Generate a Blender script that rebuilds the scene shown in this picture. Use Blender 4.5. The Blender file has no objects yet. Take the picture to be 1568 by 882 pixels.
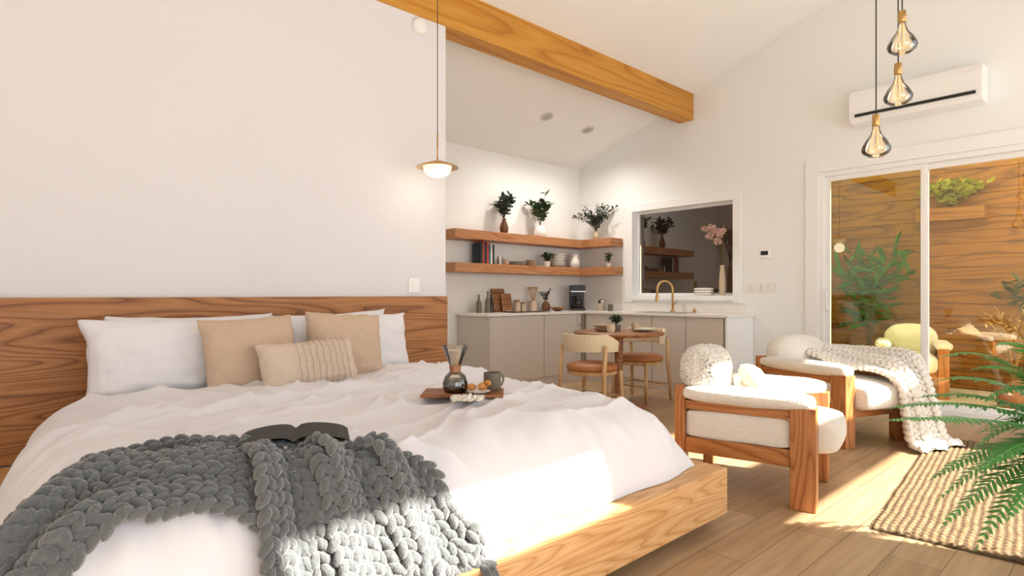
import bpy, bmesh, math, random
from mathutils import Vector, Matrix, noise
random.seed(7)
S=bpy.context.scene
COL=S.collection

# ---------------------------------------------------------------- materials
def lin(h):
    h=h.lstrip('#'); r=[int(h[i:i+2],16)/255 for i in (0,2,4)]
    return tuple([(c/12.92 if c<=.04045 else ((c+.055)/1.055)**2.4) for c in r]+[1.0])
def newmat(name):
    m=bpy.data.materials.new(name); m.use_nodes=True
    nt=m.node_tree; b=nt.nodes['Principled BSDF']; return m,nt,b
def N(nt,t,**k):
    n=nt.nodes.new(t)
    for a,v in k.items(): setattr(n,a,v)
    return n
def mat(name,col,rough=.5,metal=0,var=.0,vscale=20,bump=0,bscale=60,emit=0,spec=None,sheen=0):
    m,nt,b=newmat(name); L=nt.links
    c=lin(col); b.inputs['Base Color'].default_value=c
    b.inputs['Roughness'].default_value=rough; b.inputs['Metallic'].default_value=metal
    if spec is not None: b.inputs['Specular IOR Level'].default_value=spec
    if sheen: b.inputs['Sheen Weight'].default_value=sheen
    tc=N(nt,'ShaderNodeTexCoord')
    n=N(nt,'ShaderNodeTexNoise'); n.inputs['Scale'].default_value=vscale; n.inputs['Detail'].default_value=4
    L.new(tc.outputs['Object'],n.inputs['Vector'])
    mx=N(nt,'ShaderNodeMix',data_type='RGBA'); v=var if var else .04
    mx.inputs['A'].default_value=tuple([x*(1-v) for x in c[:3]]+[1]); mx.inputs['B'].default_value=tuple([min(1,x*(1+v)) for x in c[:3]]+[1])
    L.new(n.outputs['Fac'],mx.inputs['Factor']); L.new(mx.outputs['Result'],b.inputs['Base Color'])
    if bump:
        n2=N(nt,'ShaderNodeTexNoise'); n2.inputs['Scale'].default_value=bscale; n2.inputs['Detail'].default_value=5
        L.new(tc.outputs['Object'],n2.inputs['Vector'])
        bp=N(nt,'ShaderNodeBump'); bp.inputs['Strength'].default_value=bump; bp.inputs['Distance'].default_value=.01
        L.new(n2.outputs['Fac'],bp.inputs['Height']); L.new(bp.outputs['Normal'],b.inputs['Normal'])
    if emit:
        b.inputs['Emission Color'].default_value=c; b.inputs['Emission Strength'].default_value=emit
    return m
def wood(name,dark,mid,light,axis=0,scale=1.0,rings=14,rough=.5,contrast=1.0,stretch=.7):
    m,nt,b=newmat(name); L=nt.links
    tc=N(nt,'ShaderNodeTexCoord'); mp=N(nt,'ShaderNodeMapping')
    sc=[5.5*scale]*3; sc[axis]=stretch*scale; mp.inputs['Scale'].default_value=sc
    L.new(tc.outputs['Object'],mp.inputs['Vector'])
    n=N(nt,'ShaderNodeTexNoise'); n.inputs['Scale'].default_value=1.0; n.inputs['Detail'].default_value=1.5; n.inputs['Roughness'].default_value=.35
    L.new(mp.outputs['Vector'],n.inputs['Vector'])
    mu=N(nt,'ShaderNodeMath',operation='MULTIPLY'); mu.inputs[1].default_value=rings
    L.new(n.outputs['Fac'],mu.inputs[0])
    fr=N(nt,'ShaderNodeMath',operation='FRACT'); L.new(mu.outputs[0],fr.inputs[0])
    r=N(nt,'ShaderNodeValToRGB'); e=r.color_ramp.elements
    e[0].position=0; e[0].color=lin(dark); e[1].position=1; e[1].color=lin(mid)
    x=e.new(.25); x.color=lin(mid); x=e.new(.6); x.color=lin(light)
    L.new(fr.outputs[0],r.inputs['Fac'])
    mp2=N(nt,'ShaderNodeMapping'); s2=[120*scale]*3; s2[axis]=4*scale; mp2.inputs['Scale'].default_value=s2
    L.new(tc.outputs['Object'],mp2.inputs['Vector'])
    n2=N(nt,'ShaderNodeTexNoise'); n2.inputs['Scale'].default_value=1; n2.inputs['Detail'].default_value=3
    L.new(mp2.outputs['Vector'],n2.inputs['Vector'])
    mx=N(nt,'ShaderNodeMix',data_type='RGBA',blend_type='MULTIPLY'); mx.inputs['Factor'].default_value=.55*contrast
    r2=N(nt,'ShaderNodeValToRGB'); r2.color_ramp.elements[0].position=.3; r2.color_ramp.elements[0].color=(.5,.42,.35,1); r2.color_ramp.elements[1].position=.65
    L.new(n2.outputs['Fac'],r2.inputs['Fac'])
    L.new(r.outputs['Color'],mx.inputs['A']); L.new(r2.outputs['Color'],mx.inputs['B'])
    L.new(mx.outputs['Result'],b.inputs['Base Color']); b.inputs['Roughness'].default_value=rough
    bp=N(nt,'ShaderNodeBump'); bp.inputs['Strength'].default_value=.15; bp.inputs['Distance'].default_value=.004
    L.new(n2.outputs['Fac'],bp.inputs['Height']); L.new(bp.outputs['Normal'],b.inputs['Normal'])
    return m
def thinglass(name,tint,refl=.12,rough=0.0):
    m,nt,b=newmat(name); L=nt.links; nt.nodes.remove(b)
    out=[n for n in nt.nodes if n.type=='OUTPUT_MATERIAL'][0]
    t=N(nt,'ShaderNodeBsdfTransparent'); t.inputs['Color'].default_value=tint
    g=N(nt,'ShaderNodeBsdfGlossy'); g.inputs['Roughness'].default_value=rough; g.inputs['Color'].default_value=(1,1,1,1)
    fz=N(nt,'ShaderNodeFresnel'); fz.inputs['IOR'].default_value=1.45
    ad=N(nt,'ShaderNodeMath',operation='ADD'); ad.inputs[1].default_value=refl; ad.use_clamp=True
    L.new(fz.outputs[0],ad.inputs[0])
    mx=N(nt,'ShaderNodeMixShader'); L.new(ad.outputs[0],mx.inputs[0]); L.new(t.outputs[0],mx.inputs[1]); L.new(g.outputs[0],mx.inputs[2])
    L.new(mx.outputs[0],out.inputs['Surface']); return m

M={}
M['wall']=mat('wall_paint','#f4f5f3',.9,var=.01,bump=.03,bscale=150)  # colour lightened in place of more light on the right wall
M['wallp']=mat('partition_paint_dimmed','#e5e3e6',.9,var=.01,bump=.03,bscale=150)  # wall paint darkened here to offset the strong light on the partition
M['wallk']=mat('kitchen_wall_paint','#f5f3ef',.85,var=.01)  # lightened as well, standing in for more light on the kitchen walls
M['ceil']=mat('ceiling_paint','#f6f4f0',.9,var=.01)
M['trim']=mat('white_trim','#f6f5f3',.4,var=.01)
M['head']=wood('headboard_wood','#774419','#a66c38','#ba8049',0,.85,30,.5,.9,.5)
M['plat']=wood('platform_oak','#c18b54','#d6a36b','#dfb37f',0,1.2,22,.45,.7,.6)
M['beam']=wood('beam_fir','#b8761d','#cf8e2c','#d99c3c',0,.8,9,.5,.7,.4)
M['shelf']=wood('shelf_wood','#99613a','#bb7f50','#c88f62',0,1.0,18,.5,.6)
M['arm']=wood('armchair_wood','#8a4f22','#ae6e3a','#bd7f49',2,1.3,12,.4,.7)
M['armh']=wood('armchair_rail_wood','#8a4f22','#ae6e3a','#bd7f49',1,1.3,12,.4,.7)
M['table']=wood('table_wood','#7d4a2c','#a06a44','#b17c55',0,1.5,8,.35,.6)
M['pale']=wood('pale_oak','#b98d5c','#cfa878','#dcba8c',2,1.3,6,.45,.5)
M['board']=wood('board_walnut','#5b3319','#8c5a30','#a97143',0,2,5,.5,.6)
M['fence']=wood('fence_cedar','#5a3408','#8c5a12','#9c6a1c',1,.8,9,.6,1.0)
M['duvet']=mat('duvet_cotton','#e3e1e6',.85,bump=.16,bscale=14,var=.01,sheen=.1)
M['sheet']=mat('sheet_cotton','#e0dee2',.85,bump=.1,bscale=20,var=.01)
M['pillow']=mat('pillow_cotton','#e8e6ea',.85,bump=.15,bscale=14,var=.01)
M['beige']=mat('beige_linen','#cdb39b',.95,bump=.3,bscale=120,var=.08,vscale=80)
M['beige2']=mat('lumbar_linen','#d8c5b2',.95,bump=.3,bscale=120,var=.08,vscale=80)
M['string']=mat('cotton_string','#b9a68e',.9)
M['knit']=mat('grey_chenille','#595d5f',.95,bump=.8,bscale=110,var=.25,vscale=40,sheen=.6)
M['knitw']=mat('white_chenille','#e9e3da',.95,bump=.6,bscale=110,var=.05,vscale=30,sheen=.4)
M['boucle']=mat('boucle_upholstery','#e6e0d6',.95,bump=.7,bscale=130,var=.05,vscale=60,sheen=.3)
M['cab']=mat('cabinet_taupe','#d4cac0',.5,var=.01)
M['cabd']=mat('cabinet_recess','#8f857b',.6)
M['counter']=mat('quartz_white','#eeeae4',.25,var=.03,vscale=6)
M['brass']=mat('brass','#c9a36a',.28,1)
M['opal']=mat('opal_glass','#fff3df',.3,emit=.5)
M['black']=mat('black_plastic','#121213',.35)
M['blackp']=mat('black_book_cover','#101011',.6)
M['cord']=mat('black_cord','#2a2725',.6)
M['steel']=mat('steel','#b8b2aa',.25,1)
M['leather']=mat('tan_leather','#b0703f',.45,var=.12,vscale=12,bump=.1)
M['cream']=mat('cream_fabric','#e0d0b2',.9,bump=.2,bscale=100)
M['leaf']=mat('leaf_green','#35502c',.5,var=.35,vscale=15)
M['leafy']=mat('leaf_reflection_tone','#9aa32e',.5,var=.4,vscale=9)  # bright yellow-green standing in for a bright foliage reflection
M['leafd']=mat('leaf_dark','#2f4030',.6,var=.35,vscale=15)
M['fern']=mat('fern_green','#5a9a52',.5,var=.35,vscale=9)
M['palm']=mat('palm_green','#1f6a22',.5,var=.35,vscale=9)
M['stem']=mat('plant_stem','#5a4a2c',.7)
M['brownc']=mat('brown_ceramic','#6b4326',.4)
M['whitec']=mat('white_ceramic','#ece6dc',.35)
M['beigec']=mat('stoneware','#c9b397',.6,bump=.1)
M['darkc']=mat('dark_stoneware','#6d6253',.5)
M['terra']=mat('terracotta','#6e3d20',.8)
M['pink']=mat('dried_hydrangea','#c9a394',.9,var=.2,vscale=40)
M['red']=mat('book_red','#b3432e',.6); M['navy']=mat('book_navy','#26323e',.6); M['paper']=mat('book_paper','#e8e0d0',.8)
M['teal']=mat('book_teal','#3d6b70',.6)
M['coffee']=mat('coffee','#1b0f08',.1)
M['pastry']=mat('pastry','#c98842',.7,bump=.5,bscale=60,var=.3)
M['darkext']=mat('window_dark_box_fill','#3a2a1d',.8)  # dark fill of the box added behind the kitchen window
M['deck']=mat('deck_boards','#c9c0b4',.8,var=.1)
M['grass']=mat('dry_grass','#8a6c34',.8,var=.2)
M['glassdoor']=thinglass('door_glass',(.95,.88,.66,1),.05)
M['glassdoor2']=thinglass('sliding_door_glass',(.86,.85,.58,1),.05)
M['glassdark']=thinglass('kitchen_window_glass',(.6,.52,.45,1),.06)
M['amber']=thinglass('amber_glass',(1,.94,.82,1),.12)
M['clear']=thinglass('clear_glass',(.90,.86,.80,1),.10)
M['filament']=mat('filament','#ffd48a',.5,emit=1.2)

def floor_mat():
    m,nt,b=newmat('oak_plank_floor'); L=nt.links
    tc=N(nt,'ShaderNodeTexCoord')
    br=N(nt,'ShaderNodeTexBrick'); br.offset=.37; br.inputs['Scale'].default_value=1
    br.inputs['Brick Width'].default_value=1.45; br.inputs['Row Height'].default_value=.19
    br.inputs['Mortar Size'].default_value=.0022; br.inputs['Mortar Smooth'].default_value=.2
    br.inputs['Color1'].default_value=lin('#b0926f'); br.inputs['Color2'].default_value=lin('#c8ac89'); br.inputs['Mortar'].default_value=lin('#7c6248')
    L.new(tc.outputs['Object'],br.inputs['Vector'])
    mp=N(nt,'ShaderNodeMapping'); mp.inputs['Scale'].default_value=(2.2,26,1)
    L.new(tc.outputs['Object'],mp.inputs['Vector'])
    n=N(nt,'ShaderNodeTexNoise'); n.inputs['Scale'].default_value=1; n.inputs['Detail'].default_value=6
    L.new(mp.outputs['Vector'],n.inputs['Vector'])
    r=N(nt,'ShaderNodeValToRGB'); r.color_ramp.elements[0].position=.3; r.color_ramp.elements[0].color=(.68,.64,.59,1); r.color_ramp.elements[1].position=.7; r.color_ramp.elements[1].color=(1.05,1.03,1,1)
    L.new(n.outputs['Fac'],r.inputs['Fac'])
    mx=N(nt,'ShaderNodeMix',data_type='RGBA',blend_type='MULTIPLY'); mx.inputs['Factor'].default_value=.8
    L.new(br.outputs['Color'],mx.inputs['A']); L.new(r.outputs['Color'],mx.inputs['B']); L.new(mx.outputs['Result'],b.inputs['Base Color'])
    b.inputs['Roughness'].default_value=.38
    bp=N(nt,'ShaderNodeBump'); bp.inputs['Strength'].default_value=.1; bp.inputs['Distance'].default_value=.003
    L.new(n.outputs['Fac'],bp.inputs['Height']); L.new(bp.outputs['Normal'],b.inputs['Normal'])
    return m
M['floor']=floor_mat()
def tile_mat():
    m,nt,b=newmat('backsplash_tile'); L=nt.links
    tc=N(nt,'ShaderNodeTexCoord'); sp=N(nt,'ShaderNodeSeparateXYZ'); cb=N(nt,'ShaderNodeCombineXYZ'); ad=N(nt,'ShaderNodeMath',operation='ADD')
    L.new(tc.outputs['Object'],sp.inputs[0]); L.new(sp.outputs['X'],ad.inputs[0]); L.new(sp.outputs['Y'],ad.inputs[1])
    L.new(ad.outputs[0],cb.inputs['X']); L.new(sp.outputs['Z'],cb.inputs['Y'])
    br=N(nt,'ShaderNodeTexBrick'); br.offset=0; br.inputs['Brick Width'].default_value=.1; br.inputs['Row Height'].default_value=.1
    br.inputs['Scale'].default_value=1; br.inputs['Mortar Size'].default_value=.0015
    br.inputs['Color1'].default_value=lin('#f1ece6'); br.inputs['Color2'].default_value=lin('#efeae4'); br.inputs['Mortar'].default_value=lin('#e8e2db')
    L.new(cb.outputs[0],br.inputs['Vector']); L.new(br.outputs['Color'],b.inputs['Base Color']); b.inputs['Roughness'].default_value=.3
    return m
M['tile']=tile_mat()
def rug_mat():
    m,nt,b=newmat('jute_weave'); L=nt.links
    tc=N(nt,'ShaderNodeTexCoord'); n=N(nt,'ShaderNodeTexNoise'); n.inputs['Scale'].default_value=45; n.inputs['Detail'].default_value=5
    L.new(tc.outputs['Object'],n.inputs['Vector'])
    r=N(nt,'ShaderNodeValToRGB'); e=r.color_ramp.elements; e[0].position=.3; e[0].color=lin('#6f5538'); e[1].position=.7; e[1].color=lin('#a08562')
    L.new(n.outputs['Fac'],r.inputs['Fac'])
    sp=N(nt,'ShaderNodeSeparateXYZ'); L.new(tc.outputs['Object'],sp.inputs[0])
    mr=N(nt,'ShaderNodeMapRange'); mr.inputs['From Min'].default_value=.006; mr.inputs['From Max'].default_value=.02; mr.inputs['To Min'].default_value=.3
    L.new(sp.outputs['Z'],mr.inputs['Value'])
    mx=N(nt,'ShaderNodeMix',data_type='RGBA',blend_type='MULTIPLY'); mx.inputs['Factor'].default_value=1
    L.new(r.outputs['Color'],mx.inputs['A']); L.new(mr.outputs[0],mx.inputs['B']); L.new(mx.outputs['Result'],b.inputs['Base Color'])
    b.inputs['Roughness'].default_value=.95; return m
M['rug']=rug_mat()

# ---------------------------------------------------------------- helpers
def empty(name,loc=(0,0,0),rz=0):
    e=bpy.data.objects.new(name,None); e.empty_display_size=.1; e.location=loc; e.rotation_euler=(0,0,rz); COL.objects.link(e); return e
def mesh(name,verts,faces,m,parent=None,smooth=False,loc=None,rot=None):
    me=bpy.data.meshes.new(name); me.from_pydata([tuple(v) for v in verts],[],faces); me.update()
    bm=bmesh.new(); bm.from_mesh(me); bmesh.ops.recalc_face_normals(bm,faces=bm.faces); bm.to_mesh(me); bm.free()
    if smooth:
        for p in me.polygons: p.use_smooth=True
    me.materials.append(m); o=bpy.data.objects.new(name,me); COL.objects.link(o)
    if parent: o.parent=parent
    if loc is not None: o.location=loc
    if rot is not None: o.rotation_euler=rot
    return o
def boxvf(a,b):
    x0,y0,z0=a; x1,y1,z1=b
    v=[(x0,y0,z0),(x1,y0,z0),(x1,y1,z0),(x0,y1,z0),(x0,y0,z1),(x1,y0,z1),(x1,y1,z1),(x0,y1,z1)]
    f=[(0,3,2,1),(4,5,6,7),(0,1,5,4),(1,2,6,5),(2,3,7,6),(3,0,4,7)]
    return v,f
def boxes(name,lst,m,parent=None,bevel=0,seg=2,loc=None,rot=None):
    V=[];F=[]
    for a,b in lst:
        v,f=boxvf(a,b); k=len(V); V+=v; F+=[tuple(i+k for i in q) for q in f]
    o=mesh(name,V,F,m,parent,loc=loc,rot=rot)
    if bevel:
        md=o.modifiers.new('bev','BEVEL'); md.width=bevel; md.segments=seg; md.limit_method='ANGLE'
        if seg>2:
            for p in o.data.polygons: p.use_smooth=True
    return o
def box(name,a,b,m,parent=None,bevel=0,seg=2,loc=None,rot=None): return boxes(name,[(a,b)],m,parent,bevel,seg,loc,rot)
def soft(name,a,b,m,parent=None,puff=.02,r=.04,loc=None,rot=None,lump=.006):
    bm=bmesh.new(); v,f=boxvf(a,b); vs=[bm.verts.new(p) for p in v]
    for q in f: bm.faces.new([vs[i] for i in q])
    bmesh.ops.subdivide_edges(bm,edges=bm.edges[:],cuts=7,use_grid_fill=True)
    c=Vector([(a[i]+b[i])/2 for i in range(3)]); h=Vector([(b[i]-a[i])/2 for i in range(3)])
    for w in bm.verts:
        p=w.co-c; n=[p[i]/h[i] for i in range(3)]
        q=Vector(p)
        inner=Vector([max(-h[i]+r,min(h[i]-r,p[i])) for i in range(3)])
        d=p-inner
        if d.length>1e-6: q=inner+d.normalized()*min(r,d.length)
        for i in range(3):
            j,k=(i+1)%3,(i+2)%3
            if abs(n[i])>.99: q[i]+=math.copysign(puff*(1-n[j]**2)*(1-n[k]**2),n[i])
        q+=Vector((noise.noise(w.co*7),noise.noise(w.co*7+Vector((5,0,0))),noise.noise(w.co*7+Vector((0,9,0)))))*lump
        w.co=c+q
    me=bpy.data.meshes.new(name); bm.to_mesh(me); bm.free()
    for p in me.polygons: p.use_smooth=True
    me.materials.append(m); o=bpy.data.objects.new(name,me); COL.objects.link(o)
    if parent:o.parent=parent
    if loc is not None:o.location=loc
    if rot is not None:o.rotation_euler=rot
    md=o.modifiers.new('s','SUBSURF'); md.levels=1; md.render_levels=1
    return o
def lathe(name,prof,loc,m,parent=None,seg=32,smooth=True,rot=None):
    V=[];F=[]
    for r,z in prof:
        for i in range(seg):
            a=2*math.pi*i/seg; V.append((r*math.cos(a),r*math.sin(a),z))
    n=len(prof)
    for j in range(n-1):
        for i in range(seg):
            k=(i+1)%seg; F.append((j*seg+i,j*seg+k,(j+1)*seg+k,(j+1)*seg+i))
    if prof[0][0]>1e-4: F.append(tuple(range(seg)))
    if prof[-1][0]>1e-4: F.append(tuple((n-1)*seg+i for i in range(seg)))
    me_o=mesh(name,V,F,m,parent,smooth,loc,rot)
    md=me_o.modifiers.new('e','EDGE_SPLIT'); md.split_angle=math.radians(50)
    return me_o
def tubevf(pts,r,seg=8):
    pts=[Vector(p) for p in pts]; V=[];F=[]; n=len(pts)
    rr=r if isinstance(r,(list,tuple)) else [r]*n
    up=Vector((0,0,1)); prev=None
    for i,p in enumerate(pts):
        t=(pts[min(i+1,n-1)]-pts[max(i-1,0)]).normalized()
        if prev is None:
            a=t.cross(up)
            if a.length<1e-3: a=t.cross(Vector((1,0,0)))
            a.normalize()
        else:
            a=(prev-t*prev.dot(t)).normalized()
        prev=a; b=t.cross(a)
        for k in range(seg):
            th=2*math.pi*k/seg; V.append(p+(a*math.cos(th)+b*math.sin(th))*rr[i])
    for i in range(n-1):
        for k in range(seg):
            q=(k+1)%seg; F.append((i*seg+k,i*seg+q,(i+1)*seg+q,(i+1)*seg+k))
    F.append(tuple(range(seg))); F.append(tuple((n-1)*seg+k for k in range(seg)))
    return V,F
def tube(name,pts,r,m,parent=None,seg=10):
    V,F=tubevf(pts,r,seg); return mesh(name,V,F,m,parent,True)
def tubes(name,lst,m,parent=None,seg=6):
    V=[];F=[]
    for pts,r in lst:
        v,f=tubevf(pts,r,seg); k=len(V); V+=v; F+=[tuple(i+k for i in q) for q in f]
    return mesh(name,V,F,m,parent,True)
def prism_yz(polys,x0,x1,name,m):
    V=[];F=[]
    for P in polys:
        k=len(V); n=len(P)
        V+=[(x0,y,z) for y,z in P]+[(x1,y,z) for y,z in P]
        F.append(tuple(k+i for i in range(n))); F.append(tuple(k+n+i for i in range(n)))
        for i in range(n):
            j=(i+1)%n; F.append((k+i,k+j,k+n+j,k+n+i))
    return mesh(name,V,F,m)
R=math.radians

# ---------------------------------------------------------------- room shell
XW=6.5; YB=5.65; YS=-1.6; XL=-1.9
def cz(y): return 2.94+.353*(YB-y)
box('floor',(XL-.15,YS-.15,-.08),(XW+.15,YB+.15,0),M['floor'])
def full(y0,y1,zb=0): return [(y0,zb),(y1,zb),(y1,cz(y1)+.02),(y0,cz(y0)+.02)]
DY0,DY1,DZ=.45,2.34,2.40
WY0,WY1,WZ0,WZ1=3.28,4.70,1.11,2.23
prism_yz([full(YS-.15,DY0),full(DY0,DY1,DZ),full(DY1,WY0),[(WY0,0),(WY1,0),(WY1,WZ0),(WY0,WZ0)],full(WY0,WY1,WZ1),full(WY1,YB+.15)],XW,XW+.15,'wall_right',M['wall'])
box('wall_back',(XL,YB,0),(XW,YB+.15,cz(YB)+.02),M['wallk'])
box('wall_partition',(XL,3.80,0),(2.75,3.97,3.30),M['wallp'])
prism_yz([full(3.97,YB)],2.62,2.75,'wall_kitchen_side',M['wallk'])
prism_yz([full(YS-.15,YB+.15)],XL-.15,XL,'wall_left',M['wall'])
zt=cz(YS)+.05
sw=[(-1.9,-1.3),(1.3,1.80),(3.15,4.05),(6.3,6.5)]
L_=[((a,YS-.15,0),(b,YS,zt)) for a,b in sw]
L_+=[((-1.3,YS-.15,2.35),(1.3,YS,zt))]
for a,b,h0,t in [(1.80,3.15,2.1,3.0),(4.05,6.3,2.28,3.35)]:
    L_+=[((a,YS-.15,h0),(b,YS,2.6)),((a,YS-.15,t),(b,YS,zt)),((a,YS-.15,0),(b,YS,.08))]
boxes('wall_front',L_,M['wall'])  # unseen wall; its piers and openings are shaped to place the sun patches
y0,y1=YB+.15,YS-.15
V=[(x,y,cz(y)+dz) for dz in (0,.15) for x,y in ((XL-.15,y0),(XW+.15,y0),(XW+.15,y1),(XL-.15,y1))]
mesh('ceiling',V,[(0,1,2,3),(4,5,6,7),(0,1,5,4),(1,2,6,5),(2,3,7,6),(3,0,4,7)],M['ceil'])
box('ceiling_beam',(XL,3.79,3.27),(XW-.005,3.99,3.60),M['beam'],bevel=.006)
box('baseboard_right',(XW-.015,DY1+.14,0),(XW,3.0,.1),M['trim'])
box('headboard',(-.35,3.745,.295),(2.73,3.797,1.11),M['head'],bevel=.003)
# door
tr=empty('trim_1')
boxes('casing',[((XW-.02,DY1,0),(XW,DY1+.13,DZ+.13)),((XW-.02,DY0-.13,0),(XW,DY0,DZ+.13)),((XW-.02,DY0,DZ),(XW,DY1,DZ+.13))],M['trim'],tr,.003)
d=empty('door_1')
boxes('frame',[((XW,DY1-.05,0),(XW+.12,DY1,DZ)),((XW,DY0,0),(XW+.12,DY0+.05,DZ)),((XW,DY0+.05,DZ-.05),(XW+.12,DY1-.05,DZ)),((XW,DY0+.05,0),(XW+.12,DY1-.05,.07))],M['trim'],d,.004)
def sash(y0,y1,x,nm,gm):
    boxes(nm,[((x,y0,.07),(x+.04,y0+.05,DZ-.05)),((x,y1-.05,.07),(x+.04,y1,DZ-.05)),((x,y0+.05,.07),(x+.04,y1-.05,.13)),((x,y0+.05,DZ-.10),(x+.04,y1-.05,DZ-.05))],M['trim'],d,.004)
    box(nm+'_glass',(x+.018,y0+.05,.13),(x+.022,y1-.05,DZ-.10),gm,d)
sash(1.40,DY1-.05,XW+.02,'sliding_sash',M['glassdoor2']); sash(DY0+.05,1.45,XW+.066,'fixed_sash',M['glassdoor'])
tube('door_handle',[(XW+.02,2.26,.95),(XW-.02,2.26,.97),(XW-.03,2.26,1.06),(XW-.02,2.26,1.15),(XW+.02,2.26,1.17)],.009,M['trim'],d)
# kitchen window
w=empty('window_1')
boxes('casing',[((XW-.02,WY0-.10,WZ0-.09),(XW,WY0,WZ1+.1)),((XW-.02,WY1,WZ0-.09),(XW,WY1+.12,WZ1+.1)),((XW-.02,WY0,WZ1),(XW,WY1,WZ1+.1)),((XW-.045,WY0,WZ0-.06),(XW,WY1,WZ0))],M['trim'],w,.003)
boxes('frame',[((XW+.10,WY0,WZ0),(XW+.15,WY0+.03,WZ1)),((XW+.10,WY1-.03,WZ0),(XW+.15,WY1,WZ1)),((XW+.10,WY0+.03,WZ1-.03),(XW+.15,WY1-.03,WZ1)),((XW+.10,WY0+.03,WZ0),(XW+.15,WY1-.03,WZ0+.03))],M['trim'],w)
box('glass',(XW+.12,WY0+.03,WZ0+.03),(XW+.125,WY1-.03,WZ1-.03),M['glassdark'],w)
# exterior
box('exterior_ground',(XW+.15,-9,-.25),(14,12,-.05),M['deck'])
dk=[]
for i in range(14):
    dk.append(((XW+.16+i*.145,-3,-.05),(XW+.16+i*.145+.137,3.1,-.01)))
boxes('deck',dk,M['deck'],None,.003)
fb=[]
for i in range(22):
    z=-.04+i*.15
    fb.append(((9.0+(i%2)*.006,-3.0,z),(9.03+(i%2)*.006,4.4,z+.146)))
fb+=[((9.04,y,-.05),(9.12,y+.09,3.25)) for y in (-2.9,-1,.8,2.6,4.2)]
fb+=[((9.032,-3,-.05),(9.045,4.4,3.25))]  # backing panel added to block sky light between the boards
boxes('wooden_fence',fb,M['fence'],None,.003)
boxes('window_dark_box',[((7.3,3.2,-.05),(7.4,8,3.4)),((7.3,3.1,-.05),(8.95,3.2,3.4)),((XW+.16,3.1,3.0),(7.5,8,3.1)),((XW+.16,6.5,-.05),(7.4,6.6,3.0))],M['darkext'])  # roofed box added outside to keep the view through the kitchen window dark

# ---------------------------------------------------------------- bed
bed=empty('platform_bed')
PX0,PX1,PY0=-.14,2.67,1.376
ZB=.07
boxes('platform_frame',[((PX0,PY0,ZB),(PX1,PY0+.22,.29)),((PX0,PY0+.22,ZB),(PX0+.25,3.74,.29)),((PX1-.25,PY0+.22,ZB),(PX1,3.74,.29)),((PX0+.25,PY0+.22,.15),(PX1-.25,3.74,.28))],M['plat'],bed,.006)
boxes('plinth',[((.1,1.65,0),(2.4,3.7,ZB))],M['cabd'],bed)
soft('mattress',(.22,1.62,.285),(2.38,3.73,.55),M['sheet'],bed,.01,.05)
def f1(d,w,p=2.2):
    t=max(0,min(d/w,1)); return (1-(1-t)**p)**.55
def xL(y): return .10-.20*max(0,min(1,(3.2-y)/1.6))+.02*math.sin(4*y)
def xR(y): return 2.59+.02*math.sin(6*y+1)
def yF(x): return 1.475+.018*math.sin(5.2*x)+.01*math.sin(13*x)
def ridge(q): return (1-abs(noise.noise(q))*2.2)
def duv(x,y):
    a=f1(x-xL(y),.32)*f1(xR(y)-x,.42)*f1(y-yF(x),.26)
    z=.292+.322*a
    p=Vector((x*2.2,y*2.2,0)); z+=.024*noise.noise(p)*a
    wx=x+.12*noise.noise(Vector((x*2,y*2,11))); wy=y+.12*noise.noise(Vector((x*2,y*2,17)))
    q=Vector(((wx*.9+wy*.45)*4.5,(wy*.9-wx*.45)*1.1,2.0)); z+=.026*max(0,ridge(q))**2.5*a
    q=Vector(((wx*.35-wy*.95)*5.5,(wy*.35+wx*.95)*1.3,6.0)); z+=.020*max(0,ridge(q))**2.5*a
    q=Vector((x*14,y*3.0,7)); edge=1-f1(y-yF(x),.7)*.9
    z+=.034*noise.noise(q)*edge*min(1,a*1.3)
    q=Vector((x*3.0,y*13,9)); edge=1-f1(xR(y)-x,.8)*.95
    z+=.030*noise.noise(q)*edge*min(1,a*1.3)
    return z
def fold(y): 
    t=max(0,min(1,(y-2.70)/.05)); return .035*t*t*(3-2*t)
nx,ny=260,240; V=[];F=[]
YT=3.30
for j in range(ny+1):
    v=j/ny; v=v**1.35
    for i in range(nx+1):
        u=i/nx; u=.5-.5*math.cos(math.pi*u)*(.55+.45*abs(math.cos(math.pi*u)))
        y=1.475+v*(YT-1.475); x=xL(y)+u*(xR(y)-xL(y)); y=yF(x)+v*(YT-yF(x))
        z=duv(x,y)+fold(y+.03*math.sin(3*x))*f1(x-xL(y),.1)*f1(xR(y)-x,.1)
        if v>.97: z-=.05*(v-.97)/.03
        V.append((x,y,z))
for j in range(ny):
    for i in range(nx):
        a=j*(nx+1)+i; F.append((a,a+1,a+nx+2,a+nx+1))
dv=mesh('duvet',V,F,M['duvet'],bed,True)

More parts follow.
